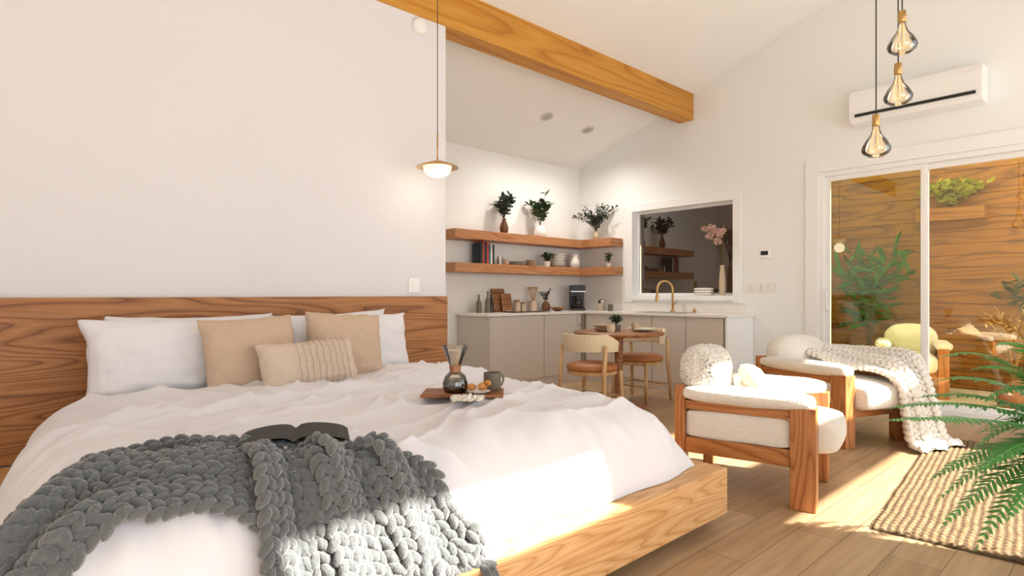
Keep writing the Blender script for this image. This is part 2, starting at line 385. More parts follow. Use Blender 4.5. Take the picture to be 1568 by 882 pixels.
def pillow(name,w,h,t,loc,rot,m,parent,n=40,seed=0,pinch=.08):
    V=[];F=[]; idx={}
    for side in (1,-1):
        for j in range(n+1):
            for i in range(n+1):
                u=-1+2*i/n; v=-1+2*j/n
                u=math.sin(u*math.pi/2)*.55+u*.45; v=math.sin(v*math.pi/2)*.55+v*.45
                edge=(i in(0,n)) or (j in(0,n))
                if side==-1 and edge: idx[(side,i,j)]=idx[(1,i,j)]; continue
                x=w/2*u*(1-pinch*(1-v*v)*u*u); z=h/2*v*(1-pinch*(1-u*u)*v*v)
                x+=.012*noise.noise(Vector((seed,v*3,1))); z+=.012*noise.noise(Vector((seed,u*3,8)))
                th=t/2*(max(0,(1-u**4)*(1-v**4)))**.55
                nn=noise.noise(Vector((u*2.2+seed,v*2.2,side*3)))*.18+noise.noise(Vector((u*5+seed,v*5,side*3)))*.10
                th*=1+nn
                th-=.014*abs(noise.noise(Vector((u*9+seed,v*3,5))))*(1 if not edge else 0)
                V.append((x,side*-1*max(th,0),z)); idx[(side,i,j)]=len(V)-1
        for j in range(n):
            for i in range(n):
                F.append((idx[(side,i,j)],idx[(side,i+1,j)],idx[(side,i+1,j+1)],idx[(side,i,j+1)]))
    return mesh(name,V,F,m,parent,True,loc,rot)
pillow('bed_pillow',.90,.46,.24,(.80,3.49,.780),(R(-14),0,R(0)),M['pillow'],None,seed=1)
pillow('bed_pillow',.86,.46,.20,(.90,3.62,.785),(R(-7),0,R(0)),M['pillow'],None,seed=2)
pillow('bed_pillow',.90,.46,.24,(1.76,3.49,.775),(R(-14),0,R(0)),M['pillow'],None,seed=3)
pillow('bed_pillow',.80,.46,.20,(1.72,3.62,.785),(R(-7),R(-2),R(0)),M['pillow'],None,seed=4)
pillow('throw_pillow',.50,.42,.17,(1.09,3.29,.80),(R(-17),R(-2),R(2)),M['beige'],None,seed=5,pinch=.05)
pillow('throw_pillow',.48,.42,.16,(1.64,3.30,.81),(R(-16),R(4),R(-3)),M['beige'],None,seed=6,pinch=.05)
lp=pillow('lumbar_pillow',.53,.27,.15,(1.32,3.08,.745),(R(-22),R(-2),R(-2)),M['beige2'],None,seed=7,pinch=.04)
st=[]
for k in range(9):
    x=-.08+k*.034
    pts=[]
    for s in range(13):
        v=-.95+1.9*s/12; u=x/.265
        th=.15/2*(max(0,(1-u**4)*(1-v**4)))**.55*1.12+.003
        pts.append((x+.003*math.sin(9*v+k),-th,.135*v))
    st.append((pts,.0022))
tubes('lumbar_stitching',st,M['string'],lp)

# ---------------------------------------------------------------- chunky knit
def ell(L,r,n1=8,n2=7):
    V=[];F=[]
    for j in range(n2+1):
        a=-math.pi/2+math.pi*j/n2
        for i in range(n1):
            b=2*math.pi*i/n1; V.append(Vector((r*math.cos(a)*math.cos(b),L*math.sin(a),r*math.cos(a)*math.sin(b))))
    for j in range(n2):
        for i in range(n1):
            k=(i+1)%n1; F.append((j*n1+i,j*n1+k,(j+1)*n1+k,(j+1)*n1+i))
    return V,F
def knit(name,strips,m,pitch=.05,rad=.019,parent=None,ang=30):
    EV,EF=ell(1,1,8,6); V=[];F=[]
    for cols in strips:
        b0=len(V); nc=len(cols); nr=len(cols[0])
        for c in cols:
            for p in c: V.append(Vector(p)-Vector((0,0,rad*.6)))
        for a in range(nc-1):
            for k in range(nr-1):
                F.append((b0+a*nr+k,b0+a*nr+k+1,b0+(a+1)*nr+k+1,b0+(a+1)*nr+k))
        rs=[]
        for c in cols:
            c=[Vector(p) for p in c]; out=[c[0]]; acc=0
            for a,b in zip(c,c[1:]):
                seg=(b-a).length
                while acc+seg>=pitch:
                    t=(pitch-acc)/seg; a=a.lerp(b,t); seg=(b-a).length; out.append(a.copy()); acc=0
                acc+=seg
            rs.append(out)
        for ci,c in enumerate(rs):
            for k in range(len(c)-1):
                p=c[k]; t=(c[k+1]-p).normalized()
                oth=rs[ci+1] if ci+1<len(rs) else rs[ci-1]
                q=min(oth[max(0,k-6):k+7] or oth[-3:],key=lambda v:(v-p).length_squared); s=(q-p) if ci+1<len(rs) else (p-q)
                s=s-t*s.dot(t)
                if s.length<1e-4: continue
                cw=max(rad*2.4,min(s.length,rad*4.0)); s.normalize(); nrm=s.cross(t)
                if nrm.z<0 and abs(nrm.z)>.2: nrm=-nrm
                for sd in (-1,1):
                    an=R(ang)*sd+random.uniform(-.12,.12)
                    d=(t*math.cos(an)+s*math.sin(an)).normalized(); e=nrm.cross(d).normalized()
                    Lg=pitch*.80*random.uniform(.92,1.08); rr=rad*random.uniform(.92,1.1)
                    ctr=p+s*(sd*cw*.24)+t*(pitch*.5)+nrm*(rad*.25+.003*random.random())
                    b0=len(V)
                    for v in EV: V.append(ctr+e*(v.x*rr)+d*(v.y*Lg)+nrm*(v.z*rr*1.25-.5*rr*v.y*v.y))
                    F+= [tuple(i+b0 for i in f) for f in EF]
    return mesh(name,V,F,m,parent,True)
def hb_(x,y):
    s=0;n=0
    for dx in (-.04,0,.04):
        for dy in (-.04,0,.04):
            X,Y=x+dx,y+dy
            if Y<1.36: h=-.05
            elif Y<yF(X): h=.29
            else: h=duv(max(X,xL(Y)+.1),Y)
            s+=h;n+=1
    a=s/n
    if y>yF(x)+.03: a=max(a,duv(max(x,xL(y)+.1),y))
    return a
def spline(P,n=120):
    P=[Vector(p) for p in P]; out=[]
    m=len(P)
    for i in range(m-1):
        p0=P[max(i-1,0)];p1=P[i];p2=P[i+1];p3=P[min(i+2,m-1)]
        k=n//(m-1)
        for j in range(k):
            t=j/k; out.append(.5*((2*p1)+(-p0+p2)*t+(2*p0-5*p1+4*p2-p3)*t*t+(-p0+3*p1-3*p2+p3)*t**3))
    out.append(P[-1]); return out
def strip(edgeA,edgeB,ncol,zf,zofs=0):
    A=spline(edgeA);B=spline(edgeB);cols=[]
    for c in range(ncol):
        s=c/(ncol-1); col=[]
        for k in range(min(len(A),len(B))):
            p=A[k].lerp(B[k],s); tt=k/(len(A)-1)
            col.append(Vector((p.x,p.y,zf(p.x,p.y,s,tt)+zofs+p.z)))
        cols.append(col)
    return cols
A=strip([(.84,1.58,0),(.72,1.75,0),(.59,1.88,0),(.42,1.98,0),(.22,1.96,0),(.04,1.72,0),(-.22,1.55,-.05)],
        [(.70,1.44,0),(.60,1.51,0),(.48,1.56,0),(.35,1.59,0),(.20,1.58,0),(.03,1.49,0),(-.22,1.38,-.05)],11,
        lambda x,y,s,t: hb_(x,y)+.020+.028*(1+math.sin(s*11+t*5))*(.35+.65*t)+.012*math.sin(t*16+s*3))
B=strip([(.57,1.80,.0),(.57,1.74,.0),(.56,1.63,.0),(.54,1.50,0),(.52,1.38,0),(.52,1.28,0)],
        [(.93,1.60,0),(.99,1.57,0),(1.04,1.52,0),(1.09,1.46,0),(1.15,1.38,0),(1.19,1.29,0)],14,
        lambda x,y,s,t: hb_(x,y)+.022+.042*(1+math.sin(s*18+t*3))*(.12+.88*min(1,t*3)))
knit('chunky_knit_throw',[A,B],M['knit'],.038,.0145)
bk=empty('open_book',(.735,1.825,.660),R(-24))
V=[];F=[];n=20
for k,(dz,) in enumerate([(0,),(.004,)]):
    for i in range(n+1):
        u=-1+2*i/n; z=.008+.030*(1-abs(u))**.6*abs(u)**.25*1.5+(.012 if abs(u)<.06 else 0)+dz
        V+=[(u*.165,-.10,z),(u*.165,.10,z)]
for k in (0,1):
    o_=k*(2*(n+1))
    for i in range(n): F.append((o_+2*i,o_+2*i+2,o_+2*i+3,o_+2*i+1))
mesh('cover',V,F,M['blackp'],bk,True)
boxes('page_blocks',[((-.15,-.094,0),(-.01,.094,.012)),((.01,-.094,0),(.15,.094,.012))],M['paper'],bk,.002)

# ---------------------------------------------------------------- coffee tray on bed
tray=empty('coffee_tray',(1.68,2.18,.655),R(-42))
box('board',(-.19,-.10,0),(.19,.10,.016),M['board'],tray,.006)
ZT=.671
cx=empty('coffee_carafe',(1.64,2.19,ZT))
lathe('lower_glass',[(.046,0),(.056,.01),(.060,.04),(.048,.075),(.022,.10)],(0,0,0),M['clear'],cx)
lathe('coffee_fill',[(.044,.004),(.053,.012),(.057,.04),(.05,.06),(0,.06)],(0,0,0),M['coffee'],cx)
lathe('wood_collar',[(.028,.085),(.026,.105),(.029,.128)],(0,0,0),M['table'],cx)
lathe('upper_glass',[(.022,.11),(.04,.16),(.062,.215),(.060,.215),(.038,.16),(.02,.11)],(0,0,0),M['clear'],cx)
tube('rim',[(.061*math.cos(a),.061*math.sin(a),.215) for a in [2*math.pi*k/32 for k in range(33)]],.0016,M['clear'],cx,6)
lathe('paper_filter',[(.012,.12),(.036,.165),(.05,.195)],(0,0,0),M['paper'],cx)
def mug(name,loc,r,h,m,parent=None,handle=True):
    e=empty(name,loc)
    lathe('cup',[(r*.8,0),(r,.01),(r,h),(r*.9,h),(r*.88,.012),(0,.012)],(0,0,0),m,e)
    if handle: tube('handle',[(r*.9,0,h*.8),(r*1.5,0,h*.8),(r*1.7,0,h*.5),(r*1.4,0,h*.22),(r*.9,0,h*.2)],r*.12,m,e)
    return e
mug('coffee_mug',(1.80,2.11,ZT),.042,.085,M['darkc'])
bw=empty('pastry_plate',(1.70,2.09,ZT))
lathe('plate',[(.03,0),(.055,.012),(.05,.014),(0,.006)],(0,0,0),M['whitec'],bw)
for i in range(5):
    a=i*1.3
    pts=[(.03*math.cos(a)+.02*math.cos(a+t*2.4),.03*math.sin(a)+.02*math.sin(a+t*2.4),.022+.012*i*.5) for t in [k/6 for k in range(7)]]
    tube('croissant',pts,[.004,.009,.013,.015,.013,.009,.004],M['pastry'],bw)
V=[];F=[];n=30
for j in range(n+1):
    for i in range(n+1):
        u=i/n-.5; v=j/n-.5; rr=math.hypot(u,v)*2
        V.append((u*.15*(1+.25*noise.noise(Vector((u*4,v*4,0)))),v*.10*(1+.3*noise.noise(Vector((u*4,v*4,3)))),.006+.045*abs(noise.noise(Vector((u*7,v*7,4))))*max(0,1-rr*.6)+.010*(v+.5)))
for j in range(n):
    for i in range(n):
        a=j*(n+1)+i; F.append((a,a+1,a+n+2,a+n+1))
mesh('linen_napkin',V,F,M['whitec'],None,True,loc=(1.60,2.045,.652),rot=(0,0,R(-42)))

# ---------------------------------------------------------------- pendants
p=empty('dome_pendant_lamp',(2.46,3.50,0))
lathe('canopy',[(.055,0),(.055,.02),(0,.02)],(0,0,cz(3.5)-.03),M['brass'],p)
tube('cord',[(0,0,2.28),(0,0,cz(3.5)-.02)],.003,M['cord'],p)
tube('stem',[(0,0,2.08),(0,0,2.30)],.006,M['brass'],p)
lathe('brass_disc',[(0,2.105),(.03,2.10),(.06,2.088),(.11,2.072),(.152,2.055),(.154,2.05),(.11,2.06),(.0,2.06)],(0,0,0),M['brass'],p,48)
lathe('opal_bowl',[(.105,2.056),(.10,2.03),(.08,2.0),(.045,1.982),(0,1.976)],(0,0,0),M['opal'],p,40)
def bulb(x,y,z):
    e=empty('bulb_pendant_lamp',(x,y,0)); c=cz(y)
    lathe('canopy',[(.05,0),(.05,.025),(0,.025)],(0,0,c-.04),M['black'],e)
    tube('cord',[(0,0,z+.19),(0,0,c-.03)],.0035,M['cord'],e)
    lathe('socket',[(.0,z+.19),(.018,z+.19),(.02,z+.175),(.022,z+.13),(.018,z+.125)],(0,0,0),M['brass'],e)
    lathe('glass',[(.018,z+.13),(.020,z+.10),(.032,z+.07),(.058,z+.035),(.074,z),(.076,z-.015),(.066,z-.035),(.04,z-.052),(0,z-.06)],(0,0,0),M['amber'],e,28)
    fl=[]
    for k in range(5):
        a=k*2*math.pi/5; fl.append(([(.006*math.cos(a),.006*math.sin(a),z+.12),(.026*math.cos(a),.026*math.sin(a),z+.04),(.030*math.cos(a+.3),.030*math.sin(a+.3),z-.008),(.012*math.cos(a+.6),.012*math.sin(a+.6),z-.02)],.0009))
    tubes('filament',fl,M['filament'],e,5)
    tube('filament_post',[(0,0,z+.125),(0,0,z-.01)],.0022,M['brass'],e)
bulb(3.84,1.07,1.98); bulb(4.00,1.00,2.30); bulb(3.90,.955,2.56)

# ---------------------------------------------------------------- ac, switches, detectors
ac=empty('air_conditioner')
ax=XW-.005
pr=[(0,.0),(-.19,.0),(-.215,.03),(-.22,.25),(-.20,.31),(0,.32)]
V=[];F=[]
for y in (.95,1.99):
    V+=[(ax+a,y,2.79+b) for a,b in pr]
n=len(pr); F=[tuple(range(n)),tuple(range(n,2*n))]+[(i,(i+1)%n,n+(i+1)%n,n+i) for i in range(n)]
o=mesh('body',V,F,M['trim'],ac); md=o.modifiers.new('b','BEVEL'); md.width=.012; md.segments=3; md.limit_method='ANGLE'
box('air_slot',(ax-.228,1.0,2.845),(ax-.212,1.93,2.870),M['black'],ac)
box('louver',(ax-.222,.98,2.815),(ax-.2,1.96,2.838),M['trim'],ac,.003)
th=empty('thermostat'); box('plate',(XW-.012,2.85,1.53),(XW,2.97,1.64),M['trim'],th,.004); box('screen',(XW-.016,2.87,1.565),(XW-.011,2.95,1.61),M['black'],th)
def switch(name,y0,y1,z0,z1,k):
    e=empty(name); box('plate',(XW-.008,y0,z0),(XW,y1,z1),M['trim'],e,.003)
    wd=(y1-y0)/k
    for i in range(k): box('rocker',(XW-.014,y0+wd*i+wd*.25,z0+.02),(XW-.007,y0+wd*i+wd*.75,z1-.02),M['whitec'],e,.002)
switch('light_switch',3.02,3.13,1.15,1.27,1); switch('light_switch',2.76,2.98,1.15,1.27,3)
e=empty('wall_outlet'); box('plate',(2.40,3.79,1.14),(2.50,3.80,1.25),M['trim'],e,.003); box('socket',(2.43,3.785,1.16),(2.47,3.791,1.23),M['trim'],e,.002)
lathe('smoke_detector',[(.065,0),(.065,.02),(.05,.035),(0,.037)],(2.50,3.80,3.19),M['trim'],rot=(R(90),0,0))
sl=math.atan(.353)
for x,y in ((4.96,4.82),(5.73,4.84)):
    e=empty('recessed_downlight',(x,y,cz(y)-.002)); e.rotation_euler=(-sl,0,0)
    lathe('trim_ring',[(.055,-.002),(.06,-.008),(.08,-.006),(.082,0)],(0,0,0),M['cab'],e)
    lathe('lens',[(0,-.004),(.055,-.004)],(0,0,0),M['trim'],e)

# ---------------------------------------------------------------- kitchen
kc=empty('kitchen_cabinets')
FX=XW-.62; FY=YB-.61; KX0=4.26; KY0=3.06
g=.004
boxes('carcass',[((KX0,FY+.02,.0),(FX+.02,YB-.01,.87)),((FX+.02,KY0,.0),(XW-.01,YB-.01,.87))],M['cab'],kc)
ds=[];x=KX0
for wd in (.88,.62): 
    ds.append(((x+g,FY,.10),(x+wd-g,FY+.02,.865))); x+=wd
ds.append(((x+g,FY,.10),(FX-.05,FY+.02,.60))); ds.append(((x+g,FY,.61),(FX-.05,FY+.02,.72))); ds.append(((x+g,FY,.73),(FX-.05,FY+.02,.865)))
boxes('back_doors',ds,M['cab'],kc,.002)
ds=[];y=KY0+.02
for wd in (.45,.45,.6,.42):
    ds.append(((FX,y+g,.10),(FX+.02,y+wd-g,.865))); y+=wd
boxes('side_doors',ds,M['cab'],kc,.002)
box('end_panel',(FX,KY0-.02,0),(XW-.005,KY0,.87),M['trim'],kc)
boxes('gaps',[((KX0+.01,FY+.012,.10),(FX-.01,FY+.019,.866)),((FX+.012,KY0+.01,.10),(FX+.019,FY,.866))],M['cabd'],kc)
ct=empty('kitchen_countertop')
boxes('slab',[((KX0-.03,FY-.02,.87),(FX-.02,YB-.003,.90)),((FX-.02,KY0-.04,.87),(XW-.003,YB-.003,.90))],M['counter'],ct,.003)
boxes('backsplash',[((KX0-.4,YB-.012,.90),(XW-.005,YB,1.37)),((XW-.012,WY1+.13,.90),(XW,YB-.012,1.37)),((XW-.012,KY0+.05,.90),(XW,WY1+.13,1.01))],M['tile'],ct)
for nm,z in (('floating_shelf',1.775),('floating_shelf',1.385)):
    boxes(nm,[((4.02,5.37,z),(XW-.005,YB-.003,z+.11)),((6.22,4.86,z),(XW-.005,5.37,z+.11))],M['shelf'],None,.004)
U=1.886;Lw=1.496

def leafy(name,loc,pot,h,spread,nst,lsize,lm,sm,seed,leafn=10,wid=.6,z0=0,droop=.2,ymax=None,xmax=None):
    rnd=random.Random(seed); e=empty(name,loc)
    if pot: pot(e)
    ts=[];V=[];F=[]
    for s in range(nst):
        a=2*math.pi*s/nst+rnd.uniform(-.4,.4); sp=spread*rnd.uniform(.35,1); hh=h*rnd.uniform(.6,1)
        pts=[]
        for k in range(9):
            t=k/8; pts.append(Vector((math.cos(a)*sp*t**1.5,math.sin(a)*sp*t**1.5,z0+hh*t-droop*hh*t**3)))
        ts.append((pts,.0025))
        for q in range(leafn):
            t=.3+.7*(q+rnd.random()*.5)/leafn; i=min(7,int(t*8)); p=pts[i].lerp(pts[i+1],min(1,t*8-i))
            dr=Vector((rnd.uniform(-1,1),rnd.uniform(-1,1),rnd.uniform(-.3,.8))).normalized()
            sd=dr.cross(Vector((rnd.uniform(-.5,.5),rnd.uniform(-.5,.5),1))).normalized(); nn=sd.cross(dr)
            l=lsize*rnd.uniform(.7,1.2); w_=l*wid*.5; b=len(V)
            V+=[p,p+dr*l*.3+sd*w_*.8,p+dr*l*.65+sd*w_*.9+nn*.08*l,p+dr*l,p+dr*l*.65-sd*w_*.9+nn*.08*l,p+dr*l*.3-sd*w_*.8,p+dr*l*.5-nn*.06*l]
            F+=[(b,b+1,b+6),(b+1,b+2,b+6),(b+2,b+3,b+6),(b+3,b+4,b+6),(b+4,b+5,b+6),(b+5,b,b+6)]
    def lim(v):
        if ymax is not None: v.y=min(v.y,ymax-loc[1]+(v.y*.02))
        if xmax is not None: v.x=min(v.x,xmax-loc[0]+(v.x*.02))
        return v
    V=[lim(v) for v in V]; ts=[([lim(p) for p in pts],r) for pts,r in ts]
    tubes('stems',ts,sm,e,5); mesh('leaves',V,F,lm,e,True)
    return e
leafy('eucalyptus_vase',(4.86,5.47,U),lambda e:lathe('vase',[(.03,0),(.05,.02),(.055,.08),(.035,.14),(.022,.17),(.028,.19),(.02,.19)],(0,0,0),M['brownc'],e),.44,.20,14,.080,M['leafd'],M['stem'],3,14,.75,.16,.25,ymax=5.62)
leafy('rubber_plant_vase',(5.50,5.47,U),lambda e:lathe('vase',[(.07,0),(.085,.02),(.085,.06),(.07,.13),(.045,.15),(.038,.15)],(0,0,0),M['whitec'],e),.60,.18,8,.13,M['leaf'],M['stem'],9,8,.85,.12,.15,ymax=5.62)
leafy('olive_branch_vase',(6.34,5.20,U),lambda e:lathe('vase',[(.035,0),(.05,.02),(.045,.08),(.022,.10),(.022,.12)],(0,0,0),M['beigec'],e),.46,.36,24,.055,M['leafd'],M['stem'],5,18,.5,.10,.2,ymax=5.62,xmax=6.47)
bs=empty('cookbooks'); x=4.44
for i,(wd,hh,mm) in enumerate([(.03,.25,'navy'),(.025,.27,'red'),(.035,.24,'navy'),(.03,.26,'red'),(.03,.23,'teal'),(.025,.25,'paper'),(.03,.24,'navy')]):
    box('book_cover',(x,5.42,Lw),(x+wd,5.58,Lw+hh),M[mm],bs,.002); x+=wd+.002
lathe('drinking_glass',[(.03,0),(.035,.1),(.033,.1),(.028,.005)],(4.80,5.48,Lw),M['clear'])
mug('espresso_cup',(4.90,5.48,Lw),.035,.07,M['beigec']); 
def stack(name,loc,r,n,dz,m):
    e=empty(name,loc)
    for i in range(n): lathe('dish',[(r*.5,0),(r*.9,dz*.9),(r,dz*1.2),(r*.96,dz*1.2),(r*.5,dz*.3),(0,dz*.3)],(0,0,i*dz),m,e)
stack('plate_stack',(5.12,5.5,Lw),.12,4,.012,M['whitec'])
stack('bowl_stack',(5.36,5.5,Lw),.08,3,.025,M['beigec'])
leafy('herb_pot',(5.62,5.46,Lw),lambda e:lathe('pot',[(.04,0),(.05,.07),(.045,.07)],(0,0,0),M['whitec'],e),.17,.11,16,.045,M['leaf'],M['stem'],2,9,.7,.05,.3)
stack('bowl_stack',(5.86,5.49,Lw),.12,5,.035,M['whitec'])
jg=empty('ceramic_jug',(6.17,5.46,Lw)); lathe('body',[(.05,0),(.075,.03),(.08,.08),(.055,.14),(.05,.17),(.058,.19),(.05,.19)],(0,0,0),M['whitec'],jg); tube('handle',[(.05,0,.16),(.10,0,.15),(.11,0,.10),(.07,0,.05)],.009,M['whitec'],jg)
leafy('small_succulent',(6.36,5.00,Lw),lambda e:lathe('pot',[(.03,0),(.04,.05),(.036,.05)],(0,0,0),M['whitec'],e),.16,.035,8,.05,M['leaf'],M['stem'],12,8,.45,.04,.0)
C=.901
def bottle(name,x,y,h,r,m): lathe(name,[(r,0),(r,h*.55),(r*.4,h*.72),(r*.35,h*.95),(r*.45,h),(0,h)],(x,y,C),m)
bottle('oil_bottle',4.55,5.42,.26,.034,M['darkc']); bottle('sauce_bottle',4.64,5.46,.22,.03,M['coffee']); bottle('vinegar_bottle',4.46,5.48,.22,.032,M['darkc'])
cb=empty('cutting_boards',(4.92,5.55,C)); 
box('round_board',(-.16,0,0),(.06,.018,.30),M['board'],cb,.02,4,rot=(R(-10),0,0)); box('small_board',(-.05,-.05,0),(.12,-.034,.23),M['table'],cb,.02,4,rot=(R(-10),0,0))
def jar(x,y,r,h):
    e=empty('storage_jar',(x,y,C)); lathe('glass',[(r*.9,0),(r,.01),(r,h*.8),(r*.8,h*.86)],(0,0,0),M['beigec'],e); lathe('lid',[(r*.85,h*.86),(r*.85,h),(0,h)],(0,0,0),M['table'],e)
jar(5.14,5.53,.045,.15); jar(5.25,5.53,.038,.12)
cbk=empty('cooktop'); box('glass_top',(4.75,5.12,C),(5.35,5.38,C+.006),M['black'],cbk,.002)
ut=empty('utensil_crock',(5.40,5.50,C)); lathe('crock',[(.05,0),(.055,.02),(.05,.14),(.045,.14)],(0,0,0),M['beigec'],ut)
tubes('wooden_spoons',[([(0,0,.05),(.05*math.cos(a),.05*math.sin(a),.27),(.055*math.cos(a),.055*math.sin(a),.32)],[.006,.006,.018]) for a in (0,1.4,2.6,4,5.2)],M['pale'],ut)
leafy('herb_vase',(5.62,5.48,C),lambda e:lathe('vase',[(.04,0),(.06,.03),(.055,.09),(.03,.12),(.03,.13)],(0,0,0),M['brownc'],e),.28,.1,8,.045,M['leafd'],M['stem'],21,9,.5,.1,.2)
bw=empty('fruit_bowl',(5.66,5.30,C)); lathe('bowl',[(.04,0),(.10,.05),(.095,.052),(.04,.01),(0,.01)],(0,0,0),M['board'],bw)
cm=empty('coffee_maker',(6.12,5.36,C),R(-40))
boxes('body',[((-.10,-.11,0),(.10,.10,.035)),((-.10,.02,.035),(.10,.10,.26)),((-.10,-.11,.26),(.10,.10,.35))],M['black'],cm,.01)
lathe('carafe',[(.05,0),(.068,.03),(.066,.10),(.045,.15),(.05,.165)],(0,-.045,.036),M['coffee'],cm)
box('chrome_band',(-.102,-.112,.255),(.102,.102,.268),M['steel'],cm)
mug('coffee_mug',(6.20,5.02,C),.04,.10,M['beigec']); mug('coffee_mug',(6.22,4.86,C),.035,.09,M['darkc'])
lathe('canister',[(.045,0),(.05,.01),(.05,.14),(.03,.15),(0,.16)],(6.36,5.12,C),M['steel'])
fa=empty('kitchen_faucet',(6.36,4.0,C),R(-25))
pts=[(0,0,0),(0,0,.28)]+[(-.11+.11*math.cos(a),0,.28+.11*math.sin(a)) for a in [math.pi*k/10 for k in range(1,11)]]+[(-.22,0,.20)]
tube('spout',pts,.014,M['brass'],fa,12); lathe('base',[(.03,0),(.03,.015),(.02,.03)],(0,0,0),M['brass'],fa); tube('lever',[(0,-.015,.09),(0,-.09,.13)],.008,M['brass'],fa); lathe('spray_head',[(.0,0),(.018,0),(.02,.07),(.014,.09)],(-.22,0,.13),M['brass'],fa)
sk=empty('kitchen_sink'); boxes('rim',[((5.98,3.65,C),(6.28,3.67,C+.006)),((5.98,4.25,C),(6.28,4.27,C+.006)),((5.98,3.67,C),(6.0,4.25,C+.006)),((6.26,3.67,C),(6.28,4.25,C+.006))],M['steel'],sk)
lathe('soap_dispenser',[(.02,0),(.025,.03),(.01,.04),(.01,.06),(0,.06)],(6.36,3.70,C),M['brass'])
sb=empty('folded_towels'); 
for i in range(3): soft('towel',(XW-.03,3.56,WZ0+.004+i*.03),(XW+.07,3.78,WZ0+.032+i*.03),M['whitec'],sb,.002,.012,lump=.002)
dv_=empty('dried_flower_vase',(XW+.025,3.43,WZ0)); lathe('vase',[(.03,0),(.036,.02),(.038,.14),(.03,.26),(.022,.34),(.028,.36),(.02,.36)],(0,0,0),M['beigec'],dv_,28)
rnd=random.Random(4); ts=[];V=[];F=[]; EV,EF=ell(1,1,6,5)
for s in range(14):
    ax_=rnd.uniform(-.18,-.01); ay=rnd.uniform(-.06,.18); h=rnd.uniform(.62,.82)
    pts=[(ax_*t*t,ay*t*t,.3+(h-.3)*t) for t in [k/5 for k in range(6)]]
    ts.append((pts,.003)); c=Vector(pts[-1])
    for q in range(30):
        dd=Vector((rnd.gauss(0,1),rnd.gauss(0,1),rnd.gauss(0,.7))).normalized()*rnd.uniform(.02,.05); b=len(V); r=rnd.uniform(.007,.012)
        V+=[c+dd+v*r for v in EV]; F+=[tuple(i+b for i in f) for f in EF]
tubes('stems',ts,M['stem'],dv_,5); mesh('blooms',V,F,M['pink'],dv_,True)

# ---------------------------------------------------------------- dining set
tb=empty('dining_table',(4.74,3.60,0))
lathe('top',[(0,.715),(.40,.715),(.44,.722),(.45,.735),(.45,.748),(.445,.752),(0,.752)],(0,0,0),M['table'],tb,64)
lathe('column',[(.055,.02),(.045,.04),(.04,.40),(.045,.68),(.09,.715)],(0,0,0),M['table'],tb,32)
lathe('base_disc',[(.27,0),(.27,.018),(.255,.028),(0,.03)],(0,0,0),M['table'],tb,48)
def dchair(loc,rz):
    e=empty('dining_chair',loc,rz)  # faces -y locally
    lathe('seat',[(0,.415),(.21,.415),(.232,.425),(.24,.447),(.232,.468),(.19,.485),(0,.492)],(0,0,0),M['leather'],e,40)
    lathe('seat_frame',[(.20,.385),(.225,.385),(.232,.395),(.232,.418),(.20,.42)],(0,0,0),M['pale'],e,40)
    L=[]
    for sx in (-1,1):
        L.append(([(sx*.215,-.20,0),(sx*.20,-.18,.41)],[.016,.020]))
        L.append(([(sx*.25,.20,0),(sx*.232,.17,.42),(sx*.24,.15,.66)],[.016,.020,.018]))
    tubes('legs',L,M['pale'],e,12)
    tubes('stretchers',[([(-.21,-.19,.17),(.21,-.19,.17)],.010),([(-.242,.19,.17),(.242,.19,.17)],.010),([(-.21,-.19,.17),(-.242,.19,.17)],.010),([(.21,-.19,.17),(.242,.19,.17)],.010)],M['pale'],e,8)
    V=[];F=[];n=28
    for k in range(n+1):
        a=R(-8)+R(196)*k/n
        c,s=math.cos(a),math.sin(a)
        hh=.16 if 5<k<n-5 else .16-(.07*(5-min(k,n-k))/5)
        for (rr,z) in ((.236,.60),(.266,.60),(.272,.60+hh),(.242,.60+hh)):
            V.append((rr*c,rr*s*.92-.0,z))
    for k in range(n):
        for i in range(4):
            j=(i+1)%4; F.append((k*4+i,k*4+j,(k+1)*4+j,(k+1)*4+i))
    F+=[(0,1,2,3),(n*4,n*4+1,n*4+2,n*4+3)]
    o=mesh('backrest',V,F,M['cream'],e,True); md=o.modifiers.new('b','BEVEL'); md.width=.008; md.segments=2; md.limit_method='ANGLE'
dchair((4.24,3.53,0),R(98)); dchair((5.22,3.68,0),R(-90))
leafy('table_plant',(4.78,3.66,.753),lambda e:lathe('pot',[(.04,0),(.05,.06),(.045,.06)],(0,0,0),M['darkc'],e),.14,.09,16,.045,M['leaf'],M['stem'],31,8,.6,.05,.3)
mug('coffee_mug',(4.95,3.55,.753),.038,.08,M['beigec']); mug('coffee_mug',(4.55,3.55,.753),.038,.075,M['cream'])
stack('bowl_stack',(4.62,3.72,.753),.09,2,.03,M['beigec']); stack('plate_stack',(4.90,3.40,.753),.11,2,.012,M['whitec'])

